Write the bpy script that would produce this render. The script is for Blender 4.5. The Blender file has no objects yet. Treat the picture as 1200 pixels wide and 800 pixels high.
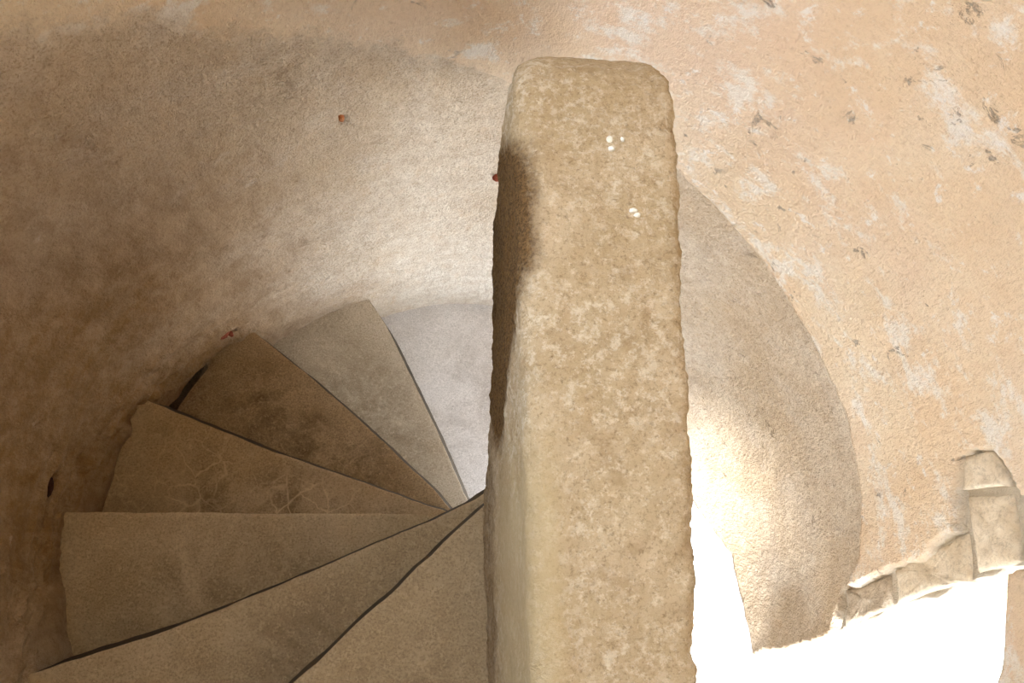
import bpy, bmesh, math, random
import numpy as np
from mathutils import Matrix, Vector

random.seed(3)
RNG = np.random.default_rng(5)
sc = bpy.context.scene
COL = sc.collection

# ---------------------------------------------------------------- camera
cam_data = bpy.data.cameras.new('camera')
cam_data.sensor_width = 36.0
cam_data.lens = 30.624
cam_data.clip_start = 0.02
cam = bpy.data.objects.new('camera', cam_data)
COL.objects.link(cam)
CAM = (-0.14005, -0.07167, 1.31502)
ROT = Matrix(((0.993280, -0.016090, -0.114614),
              (-0.016089, 0.961479, -0.274405),
              (0.114614, 0.274405, 0.954759)))
cam.matrix_world = Matrix.Translation(CAM) @ ROT.to_4x4()
sc.camera = cam

# ---------------------------------------------------------------- world, sun, exposure
world = bpy.data.worlds.new('sky')
sc.world = world
world.use_nodes = True
wn = world.node_tree
for n in list(wn.nodes):
    wn.nodes.remove(n)
w_out = wn.nodes.new('ShaderNodeOutputWorld')
w_bg = wn.nodes.new('ShaderNodeBackground')
w_geo = wn.nodes.new('ShaderNodeTexCoord')
w_sep = wn.nodes.new('ShaderNodeSeparateXYZ')
w_map = wn.nodes.new('ShaderNodeMapRange')
w_ramp = wn.nodes.new('ShaderNodeValToRGB')
w_map.inputs['From Min'].default_value = -0.1
w_map.inputs['From Max'].default_value = 1.0
w_ramp.color_ramp.elements[0].color = (0.96, 0.97, 1.0, 1)
w_ramp.color_ramp.elements[1].color = (0.72, 0.84, 1.0, 1)
w_bg.inputs['Strength'].default_value = 9.2
wn.links.new(w_geo.outputs['Generated'], w_sep.inputs[0])
wn.links.new(w_sep.outputs['Z'], w_map.inputs['Value'])
wn.links.new(w_map.outputs[0], w_ramp.inputs[0])
wn.links.new(w_ramp.outputs[0], w_bg.inputs['Color'])
wn.links.new(w_bg.outputs[0], w_out.inputs['Surface'])

sun_data = bpy.data.lights.new('sun', 'SUN')
sun_data.energy = 22.0
sun_data.angle = math.radians(16.0)
sun_data.color = (0.98, 0.98, 1.0)
sun = bpy.data.objects.new('sun', sun_data)
COL.objects.link(sun)
SUN_AZ, SUN_EL = math.radians(-95), math.radians(47)
sd = Vector((math.cos(SUN_AZ) * math.cos(SUN_EL), math.sin(SUN_AZ) * math.cos(SUN_EL), math.sin(SUN_EL)))
sun.rotation_euler = sd.to_track_quat('Z', 'Y').to_euler()
sun.location = sd * 6

vs = sc.view_settings
vs.view_transform = 'Standard'
vs.look = 'None'
vs.exposure = 0.0
vs.gamma = 1.0
vs.use_curve_mapping = False


# ---------------------------------------------------------------- numpy noise
def _hash(ix, iy, iz, s):
    h = (ix * 374761393 + iy * 668265263 + iz * 2147483647 + s * 1274126177) & 0xFFFFFFFF
    h = ((h ^ (h >> 13)) * 1274126177) & 0xFFFFFFFF
    h = h ^ (h >> 16)
    return (h & 0xFFFFFF) / float(0xFFFFFF)


def vnoise(P, freq, s=0):
    Q = P * freq
    I = np.floor(Q).astype(np.int64)
    F = Q - I
    F = F * F * (3 - 2 * F)
    out = 0
    for dx in (0, 1):
        for dy in (0, 1):
            for dz in (0, 1):
                w = (F[:, 0] if dx else 1 - F[:, 0]) * (F[:, 1] if dy else 1 - F[:, 1]) * (F[:, 2] if dz else 1 - F[:, 2])
                out = out + w * _hash(I[:, 0] + dx, I[:, 1] + dy, I[:, 2] + dz, s)
    return out * 2 - 1


def fbm(P, freq, octv=4, s=0, gain=0.5):
    a, o = 1.0, 0
    for k in range(octv):
        o = o + a * vnoise(P + 13.7 * k, freq, s + k)
        a *= gain
        freq *= 2.03
    return o


def sstep(a, b, x):
    t = np.clip((np.asarray(x, float) - a) / (b - a), 0, 1)
    return t * t * (3 - 2 * t)


# ---------------------------------------------------------------- material helpers
def new_mat(name):
    m = bpy.data.materials.new(name)
    m.use_nodes = True
    nt = m.node_tree
    for n in list(nt.nodes):
        nt.nodes.remove(n)
    o = nt.nodes.new('ShaderNodeOutputMaterial')
    b = nt.nodes.new('ShaderNodeBsdfPrincipled')
    b.inputs['Roughness'].default_value = 0.9
    b.inputs['Specular IOR Level'].default_value = 0.15
    nt.links.new(b.outputs[0], o.inputs['Surface'])
    tc = nt.nodes.new('ShaderNodeTexCoord')
    return m, nt, b, tc.outputs['Object']


def n_noise(nt, co, scale, detail=6, rough=0.6, dist=0.0):
    n = nt.nodes.new('ShaderNodeTexNoise')
    n.inputs['Scale'].default_value = scale
    n.inputs['Detail'].default_value = detail
    n.inputs['Roughness'].default_value = rough
    n.inputs['Distortion'].default_value = dist
    nt.links.new(co, n.inputs['Vector'])
    return n.outputs['Fac']


def n_voro(nt, co, scale, feature='F1', rand=1.0):
    n = nt.nodes.new('ShaderNodeTexVoronoi')
    n.feature = feature
    n.inputs['Scale'].default_value = scale
    n.inputs['Randomness'].default_value = rand
    nt.links.new(co, n.inputs['Vector'])
    return n.outputs['Distance']


def n_range(nt, v, a, b, c=0.0, d=1.0):
    n = nt.nodes.new('ShaderNodeMapRange')
    n.inputs['From Min'].default_value = a
    n.inputs['From Max'].default_value = b
    n.inputs['To Min'].default_value = c
    n.inputs['To Max'].default_value = d
    nt.links.new(v, n.inputs['Value'])
    return n.outputs[0]


def n_math(nt, op, a, b=None, clamp=False):
    n = nt.nodes.new('ShaderNodeMath')
    n.operation = op
    n.use_clamp = clamp
    for i, v in enumerate((a, b)):
        if v is None:
            continue
        if isinstance(v, (int, float)):
            n.inputs[i].default_value = v
        else:
            nt.links.new(v, n.inputs[i])
    return n.outputs[0]


def n_mix(nt, fac, a, b, mode='MIX'):
    n = nt.nodes.new('ShaderNodeMix')
    n.data_type = 'RGBA'
    n.blend_type = mode
    for sock, v in ((n.inputs[0], fac), (n.inputs[6], a), (n.inputs[7], b)):
        if isinstance(v, (int, float)):
            sock.default_value = v
        elif isinstance(v, tuple):
            sock.default_value = (*v, 1.0)
        else:
            nt.links.new(v, sock)
    return n.outputs[2]


def n_attr(nt, name):
    n = nt.nodes.new('ShaderNodeAttribute')
    n.attribute_name = name
    return n.outputs['Fac']


def n_scale(nt, co, s):
    n = nt.nodes.new('ShaderNodeMapping')
    n.inputs['Scale'].default_value = s
    nt.links.new(co, n.inputs['Vector'])
    return n.outputs[0]


def n_bump(nt, b, h, strength, dist):
    n = nt.nodes.new('ShaderNodeBump')
    n.inputs['Strength'].default_value = strength
    n.inputs['Distance'].default_value = dist
    nt.links.new(h, n.inputs['Height'])
    nt.links.new(n.outputs[0], b.inputs['Normal'])


# ---------------------------------------------------------------- materials
def mat_wall():
    """two coats: sandy brown render below, pinkish limewash above; attribute 'upper' says which coat"""
    m, nt, b, co = new_mat('tower_plaster')
    up = n_attr(nt, 'upper')
    big = n_noise(nt, co, 2.6, 5, 0.6)
    mid = n_noise(nt, co, 11.0, 7, 0.68)
    grain = n_noise(nt, co, 120.0, 4, 0.75)
    fine = n_noise(nt, co, 330.0, 2, 0.6)
    grit = n_noise(nt, n_scale(nt, co, (1.0, 1.0, 0.6)), 75.0, 5, 0.8)
    speck = n_noise(nt, co, 240.0, 4, 0.8)
    # lower render
    lo = n_mix(nt, n_range(nt, big, 0.36, 0.62), (0.63, 0.505, 0.355), (0.76, 0.665, 0.535))
    lo = n_mix(nt, n_range(nt, mid, 0.52, 0.70, 0, 0.55), lo, (0.78, 0.72, 0.63))
    lo = n_mix(nt, n_range(nt, grit, 0.54, 0.66, 0.0, 0.30), lo, (0.80, 0.72, 0.60))
    lo = n_mix(nt, n_math(nt, 'MULTIPLY', n_attr(nt, 'pale'), n_range(nt, big, 0.3, 0.6, 0.4, 0.75)), lo, (0.77, 0.74, 0.67))  # pale tint stands for window light on the wall
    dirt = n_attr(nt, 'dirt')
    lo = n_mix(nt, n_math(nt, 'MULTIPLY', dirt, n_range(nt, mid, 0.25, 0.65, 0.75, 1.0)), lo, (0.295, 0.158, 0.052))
    lo = n_mix(nt, n_range(nt, n_noise(nt, co, 38, 6, 0.75), 0.40, 0.62, 0.40, 0.0), lo, (0.42, 0.30, 0.19))
    lo = n_mix(nt, n_range(nt, speck, 0.36, 0.50, 0.55, 0.0), lo, (0.26, 0.17, 0.09))
    streak = n_noise(nt, n_scale(nt, co, (1.0, 1.0, 0.55)), 24.0, 9, 0.80, 0.2)
    lo = n_mix(nt, n_math(nt, 'MULTIPLY', n_range(nt, streak, 0.40, 0.53, 0.6, 0.0), n_range(nt, dirt, 0.0, 1.0, 0.14, 0.9)), lo, (0.185, 0.098, 0.034))
    lo = n_mix(nt, n_range(nt, streak, 0.54, 0.68, 0.0, 0.5), lo, (0.56, 0.40, 0.25))
    lo = n_mix(nt, n_range(nt, n_noise(nt, co, 55, 6, 0.8), 0.30, 0.40, 0.6, 0.0), lo, (0.15, 0.085, 0.035))
    # upper limewash
    uz = n_noise(nt, co, 3.4, 6, 0.62)
    hi = n_mix(nt, n_range(nt, uz, 0.38, 0.62), (0.785, 0.605, 0.415), (0.84, 0.715, 0.54))
    hi = n_mix(nt, n_range(nt, n_noise(nt, co, 1.6, 4, 0.6), 0.50, 0.66, 0, 0.6), hi, (0.78, 0.59, 0.455))
    n2 = n_noise(nt, n_scale(nt, co, (1.0, 1.0, 1.35)), 9.5, 9, 0.66, 0.25)
    flake = n_math(nt, 'ADD', n2, n_math(nt, 'MULTIPLY', n_math(nt, 'SUBTRACT', n_noise(nt, co, 48.0, 8, 0.8), 0.5), 0.42))
    hi = n_mix(nt, n_range(nt, flake, 0.53, 0.62, 0, 0.8), hi, (0.87, 0.83, 0.76))
    n3 = n_noise(nt, co, 26.0, 9, 0.72, 0.3)
    hi = n_mix(nt, n_range(nt, n3, 0.585, 0.65, 0, 0.85), hi, (0.88, 0.84, 0.79))
    chips = n_range(nt, n_noise(nt, co, 19.0, 8, 0.7, 0.5), 0.325, 0.37, 0.8, 0.0)
    hi = n_mix(nt, chips, hi, (0.44, 0.38, 0.31))
    hi = n_mix(nt, n_range(nt, grain, 0.34, 0.5, 0.22, 0.0), hi, (0.46, 0.30, 0.18))
    # grainy hem between the coats
    mask = n_math(nt, 'ADD', up, n_range(nt, n_noise(nt, co, 16, 8, 0.75), 0.3, 0.7, -0.42, 0.42))
    col = n_mix(nt, n_range(nt, mask, 0.25, 0.75), lo, hi)
    # broken masonry core
    core = n_attr(nt, 'core')
    col = n_mix(nt, core, col, (0.62, 0.55, 0.44))
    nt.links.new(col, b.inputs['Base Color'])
    h = n_math(nt, 'ADD', n_math(nt, 'MULTIPLY', grain, 0.6), n_math(nt, 'MULTIPLY', grit, 0.9))
    h = n_math(nt, 'ADD', h, n_math(nt, 'MULTIPLY', mid, 1.2))
    h = n_math(nt, 'SUBTRACT', h, n_math(nt, 'MULTIPLY', chips, 0.5))
    n_bump(nt, b, h, 0.95, 0.009)
    return m


def mat_step(name, base, dark, light, crack=0.0, seed=0.0, stain=1.0):
    m, nt, b, co0 = new_mat(name)
    mp = nt.nodes.new('ShaderNodeMapping')
    mp.inputs['Location'].default_value = (seed * 3.1, seed * 1.7, seed * 2.3)
    nt.links.new(co0, mp.inputs['Vector'])
    co = mp.outputs[0]
    big = n_noise(nt, co, 5.0, 6, 0.62, 0.3)
    mid = n_noise(nt, co, 24.0, 7, 0.7)
    grain = n_noise(nt, co, 260.0, 4, 0.8)
    c = n_mix(nt, n_range(nt, big, 0.35, 0.65), base, light)
    tread = n_attr(nt, 'tread')
    blot = n_math(nt, 'MULTIPLY', tread, n_range(nt, n_noise(nt, co, 7.0, 8, 0.72, 0.4), 0.42, 0.62, 0.0, stain), True)
    c = n_mix(nt, blot, c, dark)
    c = n_mix(nt, n_range(nt, mid, 0.58, 0.70, 0, 0.4), c, light)
    c = n_mix(nt, n_range(nt, grain, 0.36, 0.52, 0.5, 0.0), c, tuple(x * 0.6 for x in dark))
    c = n_mix(nt, n_range(nt, n_noise(nt, co, 130, 4, 0.8), 0.54, 0.66, 0.0, 0.4), c, tuple(x * 1.25 for x in light))
    if crack:
        dco = nt.nodes.new('ShaderNodeVectorMath')
        dco.operation = 'ADD'
        nz = nt.nodes.new('ShaderNodeTexNoise')
        nz.inputs['Scale'].default_value = 14
        nz.inputs['Detail'].default_value = 4
        nt.links.new(co, nz.inputs['Vector'])
        sm = nt.nodes.new('ShaderNodeVectorMath')
        sm.operation = 'SCALE'
        sm.inputs['Scale'].default_value = 0.06
        nt.links.new(nz.outputs['Color'], sm.inputs[0])
        nt.links.new(co, dco.inputs[0])
        nt.links.new(sm.outputs[0], dco.inputs[1])
        v = n_voro(nt, dco.outputs[0], 15.0, 'DISTANCE_TO_EDGE')
        ln = n_math(nt, 'MULTIPLY', n_range(nt, v, 0.0, 0.035, crack, 0.0), n_range(nt, n_noise(nt, co, 6, 3), 0.42, 0.6))
        ln = n_math(nt, 'MULTIPLY', ln, tread)
        c = n_mix(nt, ln, c, tuple(min(1, x * 1.5) for x in light))
    # chipped line hugging some of the worn patch
    ring = n_range(nt, n_math(nt, 'ABSOLUTE', n_math(nt, 'SUBTRACT', n_noise(nt, co, 4.2, 4, 0.55), 0.5)), 0.0, 0.012, 0.28, 0.0)
    c = n_mix(nt, ring, c, light)
    c = n_mix(nt, n_math(nt, 'MULTIPLY', n_attr(nt, 'riser'), 0.9), c, (0.030, 0.021, 0.013))  # dirty risers taken near-black to draw shadow lines under the nosings
    nt.links.new(c, b.inputs['Base Color'])
    b.inputs['Roughness'].default_value = 0.8
    h = n_math(nt, 'ADD', n_math(nt, 'MULTIPLY', mid, 0.8), n_math(nt, 'MULTIPLY', grain, 0.35))
    n_bump(nt, b, h, 0.4, 0.003)
    return m


def mat_parapet():
    m, nt, b, co = new_mat('parapet_render')
    big = n_noise(nt, co, 6.0, 5, 0.6)
    mid = n_noise(nt, co, 26.0, 8, 0.72)
    grain = n_noise(nt, co, 230.0, 6, 0.85)
    c = n_mix(nt, n_range(nt, big, 0.36, 0.64), (0.52, 0.395, 0.230), (0.635, 0.50, 0.325))
    c = n_mix(nt, n_range(nt, mid, 0.30, 0.48, 0.6, 0.0), c, (0.36, 0.24, 0.12))
    c = n_mix(nt, n_range(nt, n_noise(nt, co, 85, 7, 0.8), 0.53, 0.63, 0, 0.7), c, (0.80, 0.70, 0.52))
    c = n_mix(nt, n_range(nt, grain, 0.36, 0.48, 0.6, 0.0), c, (0.30, 0.195, 0.10))
    c = n_mix(nt, n_range(nt, n_noise(nt, co, 200, 4, 0.7), 0.33, 0.44, 0.5, 0.0), c, (0.20, 0.125, 0.06))
    # whitish lichen, clustered
    cl = n_math(nt, 'MULTIPLY', n_range(nt, n_noise(nt, co, 9.0, 3, 0.5), 0.38, 0.58), n_range(nt, n_noise(nt, co, 80, 8, 0.75), 0.50, 0.60), True)
    c = n_mix(nt, n_math(nt, 'MULTIPLY', cl, 0.65), c, (0.80, 0.72, 0.56))
    # dark damp stain on the overhanging flank, its depth also standing in for shade
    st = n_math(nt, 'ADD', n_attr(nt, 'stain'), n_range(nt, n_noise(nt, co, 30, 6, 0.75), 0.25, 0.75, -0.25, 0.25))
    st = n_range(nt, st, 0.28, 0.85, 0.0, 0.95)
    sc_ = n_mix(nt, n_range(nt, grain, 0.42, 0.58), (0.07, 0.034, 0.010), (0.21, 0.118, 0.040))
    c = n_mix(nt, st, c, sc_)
    sm = n_attr(nt, 'smooth_coat')
    c = n_mix(nt, n_math(nt, 'MULTIPLY', sm, 0.6), c, (0.56, 0.44, 0.245))
    nt.links.new(c, b.inputs['Base Color'])
    h = n_math(nt, 'ADD', n_math(nt, 'MULTIPLY', mid, 1.0), n_math(nt, 'MULTIPLY', grain, 0.7))
    n_bump(nt, b, h, 0.8, 0.006)
    return m


def mat_simple(name, c1, c2, scale=30.0, bump=0.5, dist=0.004):
    m, nt, b, co = new_mat(name)
    n = n_noise(nt, co, scale, 7, 0.7)
    g = n_noise(nt, co, scale * 6, 4, 0.7)
    c = n_mix(nt, n_range(nt, n, 0.35, 0.65), c1, c2)
    c = n_mix(nt, n_range(nt, g, 0.35, 0.5, 0.4, 0.0), c, tuple(x * 0.5 for x in c1))
    nt.links.new(c, b.inputs['Base Color'])
    n_bump(nt, b, n_math(nt, 'ADD', n, n_math(nt, 'MULTIPLY', g, 0.4)), bump, dist)
    return m


M_WALL = mat_wall()
M_PAR = mat_parapet()
M_BLOCK_D = mat_simple('weathered_block', (0.42, 0.34, 0.25), (0.60, 0.52, 0.41), 22, 0.8, 0.008)
M_BLOCK_L = mat_simple('limewashed_block', (0.60, 0.50, 0.36), (0.78, 0.70, 0.57), 18, 0.7, 0.006)
M_BRICK = mat_simple('red_brick', (0.22, 0.05, 0.03), (0.38, 0.11, 0.06), 60)
M_BRICK_O = mat_simple('orange_brick', (0.36, 0.12, 0.04), (0.55, 0.24, 0.10), 60)
M_HOLE = mat_simple('hole_dark', (0.020, 0.008, 0.005), (0.05, 0.016, 0.010), 60)  # near-black, stands for the depth of a hole
M_LIME = mat_simple('lime_drop', (0.82, 0.78, 0.68), (0.90, 0.87, 0.80), 60)
M_GROUND = mat_simple('pale_ground', (0.78, 0.76, 0.72), (0.84, 0.83, 0.80), 3)
M_CEIL = mat_simple('ceiling_plaster', (0.62, 0.50, 0.38), (0.70, 0.60, 0.48), 6)


# ---------------------------------------------------------------- object helpers
def link_mesh(name, verts, faces, mat, parent=None, smooth=True, attrs=None):
    me = bpy.data.meshes.new(name)
    me.from_pydata([tuple(map(float, v)) for v in verts], [], faces)
    if smooth:
        me.polygons.foreach_set('use_smooth', [True] * len(me.polygons))
    for k, a in (attrs or {}).items():
        at = me.attributes.new(k, 'FLOAT', 'POINT')
        at.data.foreach_set('value', np.asarray(a, dtype=np.float32))
    me.materials.append(mat)
    me.update()
    o = bpy.data.objects.new(name, me)
    COL.objects.link(o)
    o.parent = parent
    return o


def thing(name, label, cat, group=None):
    o = bpy.data.objects.new(name, None)
    COL.objects.link(o)
    o['label'] = label
    o['category'] = cat
    if group:
        o['group'] = group
    return o


def structure(o, label, cat):
    o['kind'] = 'structure'
    o['label'] = label
    o['category'] = cat
    return o


def nfill(bm):
    bmesh.ops.recalc_face_normals(bm, faces=bm.faces)


# ---------------------------------------------------------------- tower wall
R_TH = [0, 90, 108, 132, 153.5, 173.5, 193, 215, 360]
R_R = [0.752, 0.748, 0.737, 0.748, 0.769, 0.766, 0.735, 0.752, 0.752]
D_TH = [-180, -165, -110, -92, -60, -20, -9.3, -2.5, 6, 19.6, 34.4, 51.5, 62.9, 89.7, 104.5, 118.1, 129.5, 139.2, 160, 180]
D_Z = [0.98, 1.15, 1.3, -0.70, -0.62, -0.50, -0.446, -0.344, -0.303, -0.250, -0.203, -0.122, -0.069, 0.058, 0.174, 0.274, 0.385, 0.478, 0.72, 0.98]


def wrap(th):
    return (np.asarray(th, float) + 180.0) % 360.0 - 180.0


def radius_at(th):
    return np.interp(np.asarray(th, float) % 360.0, R_TH, R_R)


def dado_at(th):
    return np.interp(wrap(th), D_TH, D_Z)


# irregular window beside the parapet: (angle, height) outline
WIN = [(-4.0, 0.095), (-4.8, 0.0), (-6.4, -0.093), (-7.3, -0.18), (-8.7, -0.252), (-10.6, -0.35), (-12.0, -0.442), (-14.2, -0.56),
       (-16.0, -0.72), (-18.2, -0.885), (-9.0, -0.935), (0.4, -0.975), (6.0, -1.03), (11.6, -1.062), (19.0, -1.085), (27.5, -1.089),
       (48.0, -1.12), (48.0, -1.78), (-62.0, -1.78), (-62.0, 0.06), (-35.0, 0.072), (-16.0, 0.080), (-9.0, 0.086)]
# daylight window of the storey above, out of view and placed to light the right wall
WIN_UP = [(122, 0.85), (122, 2.45), (178, 2.45), (178, 0.85)]
# exposed masonry beside the window
CORE = [(-13.5, -0.50), (-7.0, -0.455), (-3.6, -0.25), (-2.2, -0.13), (0.9, -0.02), (6.5, -0.0), (9.8, 0.03), (9.4, 0.12), (4.0, 0.16), (-4.5, 0.14), (-6.5, 0.0)]


def poly_dense(poly, n, jit, s):
    pts = []
    for i in range(len(poly)):
        a, b = np.array(poly[i], float), np.array(poly[(i + 1) % len(poly)], float)
        L = math.hypot((b[0] - a[0]) * 0.0131, b[1] - a[1])
        k = max(1, int(L * n))
        for j in range(k):
            pts.append(a + (b - a) * j / k)
    P = np.array(pts)
    Q = np.stack([P[:, 0] * 0.0131, P[:, 1], P[:, 0] * 0], 1)
    P = P.copy()
    P[:, 0] += fbm(Q, 16, 4, s) * jit / 0.0131
    P[:, 1] += fbm(Q, 16, 4, s + 9) * jit
    return P


def inside(px, py, poly):
    c = np.zeros(px.shape, bool)
    n = len(poly)
    for i in range(n):
        x1, y1 = poly[i]
        x2, y2 = poly[(i + 1) % n]
        if y1 == y2:
            continue
        k = ((y1 > py) != (y2 > py)) & (px < (x2 - x1) * (py - y1) / (y2 - y1) + x1)
        c ^= k
    return c


def snap(P, poly):
    """nearest point on the outline, metric in metres"""
    S = np.array([0.0131, 1.0])
    A = poly * S
    B = np.roll(poly, -1, 0) * S
    X = P * S
    best = np.full(len(P), 1e9)
    out = X.copy()
    for a, b in zip(A, B):
        d = b - a
        L = d @ d + 1e-12
        t = np.clip(((X - a) @ d) / L, 0, 1)
        q = a + t[:, None] * d
        e = ((X - q) ** 2).sum(1)
        k = e < best
        best[k] = e[k]
        out[k] = q[k]
    return out / S, np.sqrt(best)


P_WIN = poly_dense(WIN, 90, 0.006, 3)
P_UP = poly_dense(WIN_UP, 12, 0.004, 8)
P_CORE = poly_dense(CORE, 60, 0.010, 14)


def steps_z(th):
    """height of the walking line, used to roughen the plaster above the treads"""
    t = np.asarray(th, float) % 360
    return -(221.0 - t) / 21.2 * 0.19


def build_wall(name, upper):
    th = np.concatenate([np.arange(-30, 60, 0.45), np.arange(60, 205, 0.5), np.arange(205, 330, 2.5)])
    if upper:
        v = np.concatenate([[0.0, 0.004], np.arange(0.012, 0.9, 0.0065), np.arange(0.9, 4.2, 0.06)])
    else:
        v = -np.concatenate([[-0.016, -0.008], np.arange(0.0, 1.35, 0.0065), np.arange(1.35, 4.0, 0.06)])
    nt, nv = len(th), len(v)
    T, V = np.meshgrid(th, v, indexing='ij')
    zd = dado_at(T)
    # ragged hem
    Q = np.stack([T.ravel() * 0.0131, T.ravel() * 0, T.ravel() * 0], 1)
    hem = (fbm(Q, 7, 3, 40) * 0.005 + fbm(Q, 55, 4, 44) * 0.0030).reshape(T.shape)
    Z = zd + hem + V
    Z = np.clip(Z, -2.45, 2.65)
    TT = T.copy()
    flat_t, flat_z = TT.ravel().copy(), Z.ravel().copy()
    # cells
    idx = np.arange(nt * nv).reshape(nt, nv)
    a = idx
    b = np.roll(idx, -1, 0)
    quads = np.stack([a[:, :-1], b[:, :-1], b[:, 1:], a[:, 1:]], -1).reshape(-1, 4)
    thc = wrap(flat_t)
    qt = thc[quads]
    qt = np.where(qt - qt[:, :1] > 180, qt - 360, qt)
    qt = np.where(qt - qt[:, :1] < -180, qt + 360, qt)
    ct, cz = qt.mean(1), flat_z[quads].mean(1)
    hh = flat_z[quads].max(1) - flat_z[quads].min(1)
    hol = inside(ct, cz, P_WIN) | inside(ct, cz, P_UP)
    keep = ~hol & (np.abs(flat_z[quads[:, 0]] - flat_z[quads[:, 3]]) > 1e-5)
    used_hole = np.zeros(nt * nv, bool)
    used_hole[quads[hol].ravel()] = True
    used_keep = np.zeros(nt * nv, bool)
    used_keep[quads[keep].ravel()] = True
    rim = used_hole & used_keep
    pts = np.stack([thc, flat_z], 1)
    r1, d1 = snap(pts[rim], P_WIN)
    r2, d2 = snap(pts[rim], P_UP)
    tgt = np.where((d1 < d2)[:, None], r1, r2)
    pts[rim] = tgt
    thc, zz = pts[:, 0], pts[:, 1]
    # radius
    rad = radius_at(thc)
    step = 0.024 * (1 - sstep(45, 110, np.abs(thc - 5))) * 1.0
    isl = np.zeros(nt * nv)
    vv = V.ravel()
    if upper:
        rad = rad - step * np.where(vv <= 0, -0.3, 1.0)
    else:
        rad = rad + 0.003 * (vv > 1e-6)
    ang = np.radians(thc)
    P = np.stack([np.cos(ang) * rad, np.sin(ang) * rad, zz], 1)
    dis = fbm(P, 3.0, 3, 1) * 0.006 + fbm(P, 14, 4, 2) * 0.0022
    sz = steps_z(thc)
    near = np.exp(-((zz - sz - 0.05) / 0.13) ** 2) * sstep(120, 140, thc % 360) * (1 - sstep(200, 210, thc % 360))
    Pr = P * np.array([1, 1, 0.55])
    Ps = np.stack([np.radians(thc % 360) * 5.0, zz * 0 + 3.0, (zz - sz * 0.6) * 30.0], 1)
    dis += near * (fbm(Pr, 24, 5, 6, 0.62) * 0.008 + fbm(Ps, 1.0, 4, 7, 0.6) * 0.009 - 0.002)
    gz = np.exp(-((zz + 0.765) / 0.035) ** 2) * sstep(140, 145, thc % 360) * (1 - sstep(153, 158, thc % 360))
    dis -= gz * 0.016
    # the foot of the wall beside the window is swelled inwards, added to catch a soft sun glow
    swell = 0.075 * np.clip((-0.72 - zz) / 0.34, 0, 1.2) ** 2 * sstep(-24, -8, thc) * (1 - sstep(34, 60, thc))
    dis += swell
    core = np.zeros(nt * nv)
    win_d = np.zeros(len(P))
    sel = (np.abs(thc) < 40) & (zz < 0.6) & (zz > -1.4)
    cc = inside(thc[sel], zz[sel], P_CORE)
    core[np.where(sel)[0][cc]] = 1.0
    dis = dis - core * 0.024
    # small pits where bricks and chips show
    for pt, pz, pr, dep, el in ((171.6, -0.306, 0.022, 0.035, 0.9), (138.0, -0.675, 0.024, 0.022, 1.0), (110.8, -0.004, 0.008, 0.010, 1.5), (157.5, -0.56, 0.03, 0.012, 0.7)):
        d = np.hypot(wrap(thc - pt) * 0.0131, (zz - pz) / el)
        d = d + fbm(P, 60, 3, 21) * pr * 0.3
        dis -= dep * (1 - sstep(pr * 0.7, pr * 1.25, d))
    rad2 = rad - dis
    P[:, 0] = np.cos(ang) * rad2
    P[:, 1] = np.sin(ang) * rad2
    # wear: brown dirt of the left flank, thinning towards the daylight
    n1 = fbm(P, 2.2, 4, 30) * 0.18
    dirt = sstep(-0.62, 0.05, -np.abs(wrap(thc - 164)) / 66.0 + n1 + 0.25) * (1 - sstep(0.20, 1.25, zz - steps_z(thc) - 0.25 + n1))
    pale = np.exp(-(wrap(thc - 88) / 34.0) ** 2) * (1 - sstep(-0.75, 0.05, zz))  # window light put into the plaster colour as a pale patch
    upv = np.full(nt * nv, 0.0)
    soft = sstep(58, 96, np.abs(thc - 5))
    w = 0.012 + 0.055 * soft
    upv = sstep(-1, 1, (zz - dado_at(thc) - hem.ravel()) / w)
    hard = 1.0 if upper else 0.0
    upv = upv * soft + hard * (1 - soft)
    faces = quads[keep]
    # reveals of the openings
    verts = [P]
    rimset = set(np.where(rim)[0].tolist())
    e = {}
    for q in faces[np.isin(faces, np.where(rim)[0]).sum(1) >= 2]:
        for i in range(4):
            u, w_ = int(q[i]), int(q[(i + 1) % 4])
            if u in rimset and w_ in rimset:
                k = (min(u, w_), max(u, w_))
                if k in e:
                    e[k] = None
                else:
                    e[k] = (u, w_)
    edges = [x for x in e.values() if x]
    rimv = sorted({i for x in edges for i in x})
    remap = {}
    N = len(P)
    depth = [0.010, 0.03, 0.07, 0.13]
    for j, dpt in enumerate(depth):
        A = P[rimv].copy()
        rr = np.hypot(A[:, 0], A[:, 1])
        k = (rr + dpt) / rr
        # a splayed reveal: the hole grows a little outwards
        A[:, 0] *= k
        A[:, 1] *= k
        jit = fbm(A, 20, 3, 50 + j) * (0.004 + 0.01 * (j > 0))
        A[:, 2] += jit
        remap[j] = {vtx: N + i for i, vtx in enumerate(rimv)}
        N += len(rimv)
        verts.append(A)
    fl = faces.tolist()
    for u, w_ in edges:
        prev = (u, w_)
        for j in range(len(depth)):
            cur = (remap[j][u], remap[j][w_])
            fl.append([prev[1], prev[0], cur[0], cur[1]])
            prev = cur
    AV = np.concatenate(verts)
    nex = len(AV) - len(P)
    lf = upv[rimv]
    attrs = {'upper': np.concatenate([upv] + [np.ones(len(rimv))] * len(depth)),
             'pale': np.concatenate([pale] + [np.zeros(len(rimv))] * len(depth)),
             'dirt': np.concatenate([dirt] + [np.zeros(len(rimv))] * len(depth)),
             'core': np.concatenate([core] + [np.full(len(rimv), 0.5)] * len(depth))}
    # drop loose vertices
    fa = np.array(fl)
    us = np.unique(fa)
    mp = np.full(len(AV), -1)
    mp[us] = np.arange(len(us))
    return link_mesh(name, AV[us], mp[fa].tolist(), M_WALL, attrs={k: x[us] for k, x in attrs.items()})


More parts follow.
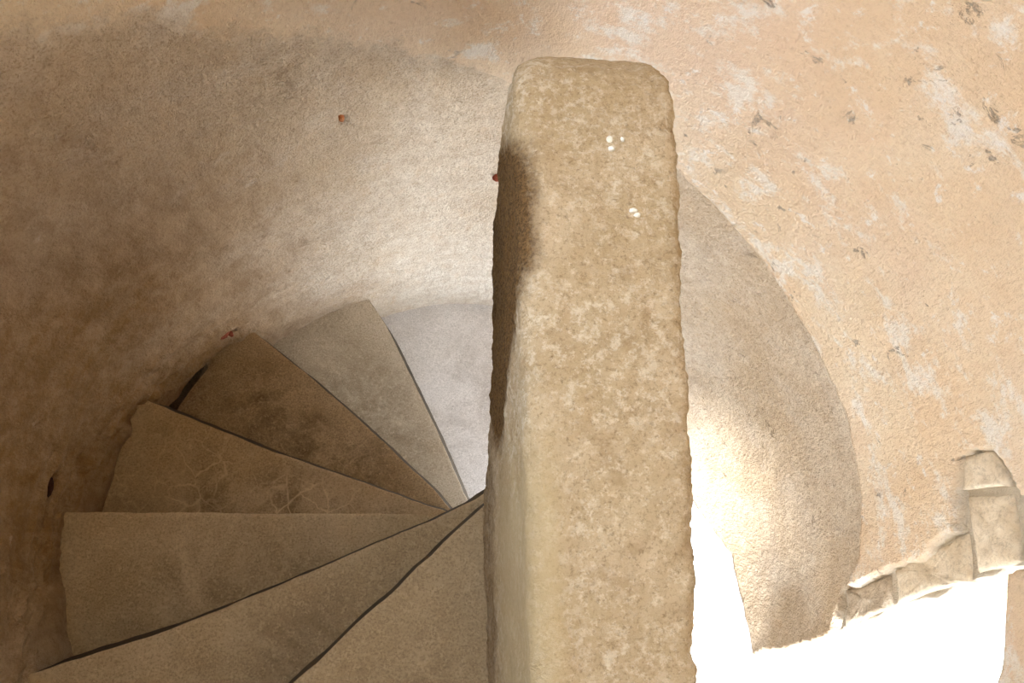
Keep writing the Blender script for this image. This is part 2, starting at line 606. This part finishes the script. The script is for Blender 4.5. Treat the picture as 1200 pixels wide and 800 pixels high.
wall_lower = structure(build_wall('wall_lower', False), 'sandy brown rendered lower wall of the round stair tower', 'wall')
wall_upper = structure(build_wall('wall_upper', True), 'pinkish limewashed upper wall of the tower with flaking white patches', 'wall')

# ground outside the window, well below it, and the floor and ceiling of the shaft
def disc(name, z, r0, r1, mat, seg=96):
    v, f = [], []
    for i in range(seg):
        a = 2 * math.pi * i / seg
        v += [(r0 * math.cos(a), r0 * math.sin(a), z), (r1 * math.cos(a), r1 * math.sin(a), z)]
    for i in range(seg):
        j = (i + 1) % seg
        f.append((2 * i, 2 * i + 1, 2 * j + 1, 2 * j))
    return link_mesh(name, v, f, mat, smooth=False)


ground = structure(disc('ground', -1.80, 0.76, 30.0, M_GROUND), 'pale sunlit ground outside the window opening', 'ground')
floor = structure(disc('floor', -2.42, 0.0, 0.80, M_GROUND), 'pale floor at the foot of the stair shaft', 'floor')
ceiling = structure(disc('ceiling', 2.62, 0.0, 0.85, M_CEIL), 'plastered ceiling over the stair shaft', 'ceiling')


# exposed masonry blocks beside the window: parts of the upper wall
def wall_block(poly, depth_r, mat, seed, name='stone'):
    """block following the wall: dense outline in angle/height, front face sunk to radius offset"""
    pd = poly_dense(poly, 70, 0.0035, seed)
    c = pd.mean(0)
    rings = [(1.0, 0.05), (1.0, 0.004), (0.93, -0.001), (0.72, -0.003), (0.45, -0.002), (0.15, -0.003)]
    V, F = [], []
    n = len(pd)
    for s, off in rings:
        q = c + (pd - c) * s
        a = np.radians(q[:, 0])
        rr = radius_at(q[:, 0]) + depth_r + off
        X = np.stack([np.cos(a) * rr, np.sin(a) * rr, q[:, 1]], 1)
        d = fbm(X, 45, 4, seed + 3) * (0.004 if off < 0.03 else 0)
        X[:, 0] -= np.cos(a) * d
        X[:, 1] -= np.sin(a) * d
        V.append(X)
    for k in range(len(rings) - 1):
        for i in range(n):
            j = (i + 1) % n
            F.append((k * n + i, k * n + j, (k + 1) * n + j, (k + 1) * n + i))
    V = np.concatenate(V)
    F.append(tuple((len(rings) - 1) * n + i for i in range(n)))
    F.append(tuple(n - 1 - i for i in range(n)))
    return link_mesh(name, V, F, mat, wall_upper)


b1 = wall_block([(-6.6, -0.437), (-4.3, -0.262), (-8.6, -0.258), (-11.9, -0.434)], -0.004, M_BLOCK_D, 61)
b1['label'] = 'dark grey weathered stone'
wall_block([(-3.9, -0.247), (-1.6, -0.12), (0.2, -0.015), (-5.3, -0.018), (-6.2, -0.09), (-8.2, -0.236)], -0.006, M_BLOCK_L, 67)
wall_block([(0.6, -0.008), (4.5, 0.0), (4.0, 0.11), (-3.2, 0.10), (-4.6, 0.0)], -0.005, M_BLOCK_L, 71)
b4 = wall_block([(5.2, 0.002), (9.4, 0.034), (9.2, 0.10), (4.8, 0.115)], -0.010, M_BLOCK_L, 75)


# brick chips showing in the wall
def chip(th, z, size, off, mat, seed, parent, name='brick_chip'):
    bm = bmesh.new()
    bmesh.ops.create_icosphere(bm, subdivisions=2, radius=1.0)
    V = np.array([v.co[:] for v in bm.verts])
    n = fbm(V * 0.5 + seed, 2.2, 3, seed)
    for v, k in zip(bm.verts, n):
        v.co = v.co * (1 + 0.32 * k)
    a = math.radians(th)
    r = float(radius_at(th)) - off
    mt = Matrix.Translation((math.cos(a) * r, math.sin(a) * r, z)) @ Matrix.Rotation(a, 4, 'Z') @ Matrix.Diagonal((size[0], size[1], size[2], 1))
    bm.transform(mt)
    me = bpy.data.meshes.new(name)
    bm.to_mesh(me)
    bm.free()
    me.materials.append(mat)
    o = bpy.data.objects.new(name, me)
    COL.objects.link(o)
    o.parent = parent
    return o


chip(171.6, -0.302, (0.010, 0.021, 0.017), -0.012, M_HOLE, 2, wall_lower)  # dark lump in the pit, painted stand-in for the hole's shade
chip(138.4, -0.666, (0.016, 0.017, 0.017), -0.012, M_BRICK, 5, wall_lower)
chip(137.5, -0.69, (0.010, 0.007, 0.008), -0.006, M_BRICK, 6, wall_lower)
chip(110.8, -0.006, (0.007, 0.0055, 0.011), -0.003, M_BRICK_O, 8, wall_lower)
chip(111.1, 0.010, (0.005, 0.0030, 0.004), -0.002, M_BRICK_O, 9, wall_lower)
chip(87.7, -0.302, (0.010, 0.009, 0.006), 0.004, M_BRICK, 11, wall_lower)

# ---------------------------------------------------------------- spiral staircase
H = 0.19
stair = thing('spiral_staircase', 'worn stone spiral staircase winding down around the rendered parapet', 'staircase')
STEP_TINT = [  # base, dark stain, light, crack, stain
    ((0.310, 0.222, 0.122), (0.21, 0.14, 0.072), (0.40, 0.300, 0.180), 0.35, 0.8),
    ((0.345, 0.246, 0.134), (0.20, 0.132, 0.066), (0.43, 0.322, 0.192), 0.0, 0.9),
    ((0.380, 0.272, 0.148), (0.20, 0.132, 0.066), (0.46, 0.343, 0.204), 0.0, 0.9),
    ((0.375, 0.258, 0.136), (0.17, 0.102, 0.046), (0.46, 0.333, 0.195), 0.75, 1.0),
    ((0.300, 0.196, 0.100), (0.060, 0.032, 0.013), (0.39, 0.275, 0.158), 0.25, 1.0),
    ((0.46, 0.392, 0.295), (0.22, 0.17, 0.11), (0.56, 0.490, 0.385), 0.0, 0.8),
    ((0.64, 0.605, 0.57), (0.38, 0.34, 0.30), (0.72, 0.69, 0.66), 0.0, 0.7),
]


def resample(pts, n):
    P = np.array(pts, float)
    L = np.concatenate([[0], np.cumsum(np.hypot(*np.diff(P, axis=0).T))])
    t = np.linspace(0, L[-1], n)
    return np.stack([np.interp(t, L, P[:, 0]), np.interp(t, L, P[:, 1])], 1)


def make_step(k, nose, back, mat, ns=60, nt=26, seed=0, lean=0.0, gap=None):
    """solid stone step: gridded worn tread, rounded nosing, darkened riser leaning out, flat soffit"""
    A = resample(nose, ns)
    B = resample(back, ns)
    z0 = -k * H
    tang = np.gradient(A, axis=0)
    nrm = np.stack([-tang[:, 1], tang[:, 0]], 1)
    nrm /= np.linalg.norm(nrm, axis=1)[:, None] + 1e-9
    if ((B - A) * nrm).sum() > 0:
        nrm = -nrm           # points out of the tread, over the lower step
    Q = np.concatenate([A, np.full((ns, 1), z0)], 1)
    A = A + nrm * (fbm(Q, 30, 3, seed + 5) * 0.0016)[:, None]
    rows, tread = [], []
    s = np.linspace(0, 1, ns)
    tt = np.concatenate([[0.0, 0.012, 0.03], np.linspace(0.06, 1, nt - 3)])
    for t in tt:
        X = A * (1 - t) + B * t
        X3 = np.concatenate([X, np.full((ns, 1), z0)], 1)
        dip = 0.006 * np.exp(-((s - 0.58) / 0.26) ** 2) * np.exp(-((t - 0.25) / 0.4) ** 2)
        edge = 0.0022 if t == 0 else (0.0004 if t < 0.02 else 0)
        X3[:, 2] += fbm(X3, 9, 4, seed) * 0.0022 - dip - edge
        rows.append(X3)
        tread.append(np.exp(-((s - 0.55) / 0.27) ** 2) * np.exp(-((t - 0.42) / 0.36) ** 2))
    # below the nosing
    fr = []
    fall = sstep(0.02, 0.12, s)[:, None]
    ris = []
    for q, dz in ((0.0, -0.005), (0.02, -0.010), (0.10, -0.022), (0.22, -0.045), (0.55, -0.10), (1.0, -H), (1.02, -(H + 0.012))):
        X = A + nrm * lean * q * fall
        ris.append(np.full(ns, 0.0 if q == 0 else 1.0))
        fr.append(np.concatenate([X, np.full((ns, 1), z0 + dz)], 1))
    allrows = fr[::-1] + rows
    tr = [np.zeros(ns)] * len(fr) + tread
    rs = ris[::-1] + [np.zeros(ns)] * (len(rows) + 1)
    bot = np.concatenate([B, np.full((ns, 1), z0 - H - 0.012)], 1)
    allrows.append(bot)
    tr.append(np.zeros(ns))
    V = np.concatenate(allrows)
    if gap:
        # the outer end stops short of the wall and leaves an open crack
        tv = np.degrees(np.arctan2(V[:, 1], V[:, 0])) % 360
        rv = np.hypot(V[:, 0], V[:, 1])
        lim = gap[2] + fbm(V, 40, 3, 77) * 0.004 + 0.10 * (1 - sstep(gap[0] - 1.5, gap[0] + 1.5, tv)) + 0.10 * sstep(gap[1] - 1, gap[1] + 1, tv)
        kf = np.where(rv > lim, lim / np.maximum(rv, 1e-6), 1.0)
        V[:, 0] *= kf
        V[:, 1] *= kf
    rv = np.hypot(V[:, 0], V[:, 1])
    kf = np.minimum(1.0, 0.795 / np.maximum(rv, 1e-6))
    V[:, 0] *= kf
    V[:, 1] *= kf
    F = []
    m = len(allrows)
    for r in range(m):
        r2 = (r + 1) % m
        for i in range(ns - 1):
            F.append((r * ns + i, r * ns + i + 1, r2 * ns + i + 1, r2 * ns + i))
    F.append(tuple(r * ns for r in range(m)))
    F.append(tuple(r * ns + ns - 1 for r in range(m))[::-1])
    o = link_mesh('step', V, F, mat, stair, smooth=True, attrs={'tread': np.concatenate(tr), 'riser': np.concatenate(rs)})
    bm = bmesh.new()
    bm.from_mesh(o.data)
    nfill(bm)
    bm.to_mesh(o.data)
    bm.free()
    o.data.set_sharp_from_angle(angle=math.radians(40))
    return o


def pol(th, r):
    return (r * math.cos(math.radians(th)), r * math.sin(math.radians(th)))


def ext(p, q, d):
    p, q = np.array(p), np.array(q)
    u = (q - p) / np.linalg.norm(q - p)
    return tuple(q + u * d)


NOSE = {
    0: [(0.12, 0.165), (0.02, 0.09), (-0.0158, 0.0621), (-0.2934, -0.1902), ext((-0.0158, 0.0621), (-0.2934, -0.1902), 0.46)],
    1: [(0.10, 0.16), (0.03, 0.12), (0.0038, 0.1004), (-0.0228, 0.0816), (-0.052, 0.0687), (-0.0882, 0.0504), (-0.1239, 0.0365), (-0.3304, -0.0507), (-0.5118, -0.1223), (-0.5994, -0.1497), (-0.86, -0.226)],
    2: [(0.10, 0.072), (-0.0816, 0.069), (-0.1222, 0.0708), (-0.4232, 0.0744), (-0.6973, 0.0777), (-0.88, 0.078)],
    3: [(0.06, 0.05), (-0.0661, 0.0936), (-0.1024, 0.1046), (-0.2473, 0.1572), (-0.4098, 0.2134), (-0.5722, 0.2767), (-0.6338, 0.3038), (-0.6934, 0.3273), (-0.82, 0.382)],
    4: [(0.08, -0.02), (-0.0427, 0.1141), (-0.0789, 0.1559), (-0.2628, 0.3281), (-0.4085, 0.452), (-0.5199, 0.5399), (-0.63, 0.63)],
    5: [(0.09, -0.03), (0.0187, 0.1352), (0.0034, 0.1656), (-0.0634, 0.3206), (-0.1437, 0.4874), (-0.2026, 0.6095), (-0.2547, 0.6882), (-0.33, 0.83)],
}
OUT_R = 0.80


def wedge_back(th, r0=0.05, r1=OUT_R, c=(0.05, 0.0)):
    return [(c[0] + r0 * math.cos(math.radians(th)), c[1] + r0 * math.sin(math.radians(th))), pol(th, r1)]


mats = [mat_step('step_stone_%d' % k, t[0], t[1], t[2], t[3], k * 1.37, t[4]) for k, t in enumerate(STEP_TINT)]

# top landing step, running under the parapet
make_step(0, NOSE[0], [(0.115, 0.15), (0.115, 0.0), (0.115, -0.76)], mats[0], 80, 40, 3, 0.0075)
landing_fill = [(-0.64, -0.505), (0.115, -0.76)]
for k in range(1, 6):
    # the back edge lies well under the step above
    up = NOSE[k - 1]
    thb = {1: 232, 2: 206, 3: 184, 4: 163, 5: 143}[k]
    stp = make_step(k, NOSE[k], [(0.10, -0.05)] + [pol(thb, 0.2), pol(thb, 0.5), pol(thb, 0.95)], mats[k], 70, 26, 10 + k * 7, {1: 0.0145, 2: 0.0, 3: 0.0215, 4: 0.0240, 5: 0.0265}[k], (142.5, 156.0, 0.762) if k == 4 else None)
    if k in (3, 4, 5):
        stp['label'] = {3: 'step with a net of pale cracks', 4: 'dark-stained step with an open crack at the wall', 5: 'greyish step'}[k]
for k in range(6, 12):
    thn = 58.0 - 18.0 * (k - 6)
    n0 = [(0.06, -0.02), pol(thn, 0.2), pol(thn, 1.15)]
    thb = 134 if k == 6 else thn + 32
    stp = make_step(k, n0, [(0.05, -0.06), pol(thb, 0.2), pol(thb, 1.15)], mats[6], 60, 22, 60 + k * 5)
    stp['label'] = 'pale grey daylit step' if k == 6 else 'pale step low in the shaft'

# slender newel under the parapet that gathers the narrow ends of the steps
bm = bmesh.new()
bmesh.ops.create_cone(bm, cap_ends=True, segments=32, radius1=0.055, radius2=0.055, depth=2.45)
bm.transform(Matrix.Translation((0.075, -0.015, -1.215)))
me = bpy.data.meshes.new('newel')
bm.to_mesh(me)
bm.free()
me.materials.append(mats[6])
newel = bpy.data.objects.new('newel', me)
COL.objects.link(newel)
newel.parent = stair


# ---------------------------------------------------------------- parapet
def make_parapet():
    nc = 260
    yend = 0.553
    ys = np.concatenate([np.linspace(-0.765, 0.36, 380), 0.36 + (yend - 0.36) * np.sin(np.linspace(0, math.pi / 2, 120))])
    ys = np.unique(np.round(ys, 6))
    u = np.linspace(0, 2 * math.pi, nc, endpoint=False)
    V, st, smc = [], [], []
    top, bot = 0.490, 0.0
    # a rounded rectangle profile, sampled by arc length
    def profile(w, h, rtl, rtr, rb):
        pts = []
        def arc(cx, cz, r, a0, a1, n=10):
            for i in range(n + 1):
                a = math.radians(a0 + (a1 - a0) * i / n)
                pts.append((cx + r * math.cos(a), cz + r * math.sin(a)))
        arc(rb, rb, rb, 270, 180)
        arc(rtl, h - rtl, rtl, 180, 90)
        arc(w - rtr, h - rtr, rtr, 90, 0)
        arc(w - rb, rb, rb, 0, -90)
        P = np.array(pts + [pts[0]])
        L = np.concatenate([[0], np.cumsum(np.hypot(*np.diff(P, axis=0).T))])
        t = np.linspace(0, L[-1], nc, endpoint=False)
        return np.stack([np.interp(t, L, P[:, 0]), np.interp(t, L, P[:, 1])], 1)
    for y in ys:
        x0 = np.interp(y, [-0.8, -0.2, 0.05, 0.3, 0.5], [-0.030, -0.026, -0.030, -0.030, -0.040])
        x1 = np.interp(y, [-0.8, -0.15, 0.0, 0.1, 0.3, 0.5], [0.120, 0.127, 0.134, 0.136, 0.144, 0.146])
        z1 = top + 0.004 * math.sin(y * 9)
        zb = bot if y < 0.05 else bot + 0.03 * sstep(0.05, 0.12, y)
        p = profile(x1 - x0, z1 - zb, 0.026 if y < 0.3 else 0.026, 0.016, 0.03)
        p = p + np.array([x0, zb])
        shear = np.interp(y, [0.05, 0.30, 0.42, 0.55], [0.0, 0.014, 0.024, 0.034])
        p[:, 0] += shear * np.clip(1 - p[:, 1] / 0.42, 0, 1)
        # rounded far end: shrink about the core line
        e = max(0.0, (y - 0.425) / (yend - 0.425))
        if e > 0:
            k = (1 - e ** 2.7) ** (1 / 2.7) if e < 1 else 0.0
            kl = (1 - e ** 2.3) ** (1 / 2.3) if e < 1 else 0.0
            cx = (x0 + x1) * 0.5 + 0.012
            p[:, 0] = cx + (p[:, 0] - cx) * np.where(p[:, 0] < cx, 0.12 + 0.88 * kl, 0.40 + 0.60 * k)
            e2 = max(0.0, (y - 0.45) / (yend - 0.45))
            kz = 1 - 0.20 * e2 ** 2.2
            p[:, 1] = zb + (p[:, 1] - zb) * kz
        V.append(np.stack([p[:, 0], np.full(nc, y), p[:, 1]], 1))
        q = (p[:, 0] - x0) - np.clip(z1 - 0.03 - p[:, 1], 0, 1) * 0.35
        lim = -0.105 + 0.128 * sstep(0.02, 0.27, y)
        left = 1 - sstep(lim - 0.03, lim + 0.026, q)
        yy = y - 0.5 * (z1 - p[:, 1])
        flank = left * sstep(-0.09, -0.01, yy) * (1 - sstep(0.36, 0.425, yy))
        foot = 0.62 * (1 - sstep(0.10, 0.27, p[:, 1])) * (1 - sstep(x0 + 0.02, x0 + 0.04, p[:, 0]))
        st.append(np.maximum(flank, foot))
        smc.append((1 - sstep(x0 + 0.022, x0 + 0.04, p[:, 0])) * sstep(0.15, 0.26, p[:, 1]) * (1 - sstep(0.0, 0.12, y)))
    m = len(ys)
    V = np.concatenate(V)
    C = V.copy()
    C[:, 0] -= 0.055
    C[:, 1] = 0
    C[:, 2] -= 0.25
    # lumpy coat: displaced along the profile normal
    Vg = V.reshape(m, nc, 3)
    du = np.roll(Vg, -1, 1) - np.roll(Vg, 1, 1)
    N = np.stack([-du[..., 2], du[..., 0] * 0, du[..., 0]], -1)
    N /= np.linalg.norm(N, axis=2)[..., None] + 1e-9
    # make outward
    sgn = np.sign((N.reshape(-1, 3) * C).sum(1).mean())
    N = N.reshape(-1, 3) * sgn
    smv = np.concatenate(smc)
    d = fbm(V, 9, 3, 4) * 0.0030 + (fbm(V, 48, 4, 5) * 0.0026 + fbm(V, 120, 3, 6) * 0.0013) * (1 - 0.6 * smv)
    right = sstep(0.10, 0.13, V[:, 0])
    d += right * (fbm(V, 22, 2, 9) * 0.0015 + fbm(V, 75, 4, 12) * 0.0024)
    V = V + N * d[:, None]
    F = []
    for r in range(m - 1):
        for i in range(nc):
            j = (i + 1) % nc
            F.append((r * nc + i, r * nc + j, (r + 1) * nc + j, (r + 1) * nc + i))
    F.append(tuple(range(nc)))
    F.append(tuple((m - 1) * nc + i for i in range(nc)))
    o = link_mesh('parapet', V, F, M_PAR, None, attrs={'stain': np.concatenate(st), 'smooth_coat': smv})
    bm = bmesh.new()
    bm.from_mesh(o.data)
    nfill(bm)
    bm.to_mesh(o.data)
    bm.free()
    return o


par = make_parapet()
par['label'] = 'thick sand-coloured parapet wall with a rounded end, above the winding steps'
par['category'] = 'parapet'

# white lime splashes on the top of the parapet
dg = bpy.context.evaluated_depsgraph_get()
dg.update()


def splash(x, y, rx, ry, seed):
    hit, loc, nor, _ = par.ray_cast((x, y, 1.0), (0, 0, -1))
    z = loc.z if hit else 0.49
    bm = bmesh.new()
    bmesh.ops.create_icosphere(bm, subdivisions=2, radius=1.0)
    V = np.array([v.co[:] for v in bm.verts])
    n = fbm(V * 0.6 + seed, 2.0, 3, seed)
    for v, k in zip(bm.verts, n):
        v.co = v.co * (1 + 0.3 * k)
    bm.transform(Matrix.Translation((x, y, z)) @ Matrix.Diagonal((rx, ry, 0.0022, 1)))
    me = bpy.data.meshes.new('lime_splash')
    bm.to_mesh(me)
    bm.free()
    me.polygons.foreach_set('use_smooth', [True] * len(me.polygons))
    me.materials.append(M_LIME)
    o = bpy.data.objects.new('lime_splash', me)
    COL.objects.link(o)
    o.parent = par
    return o


for i, (x, y, rx, ry) in enumerate([(0.069, 0.395, 0.0042, 0.0046), (0.071, 0.384, 0.005, 0.0032), (0.083, 0.395, 0.0026, 0.003), (0.090, 0.311, 0.0045, 0.003), (0.094, 0.306, 0.004, 0.003)]):
    splash(x, y, rx, ry, 30 + i)
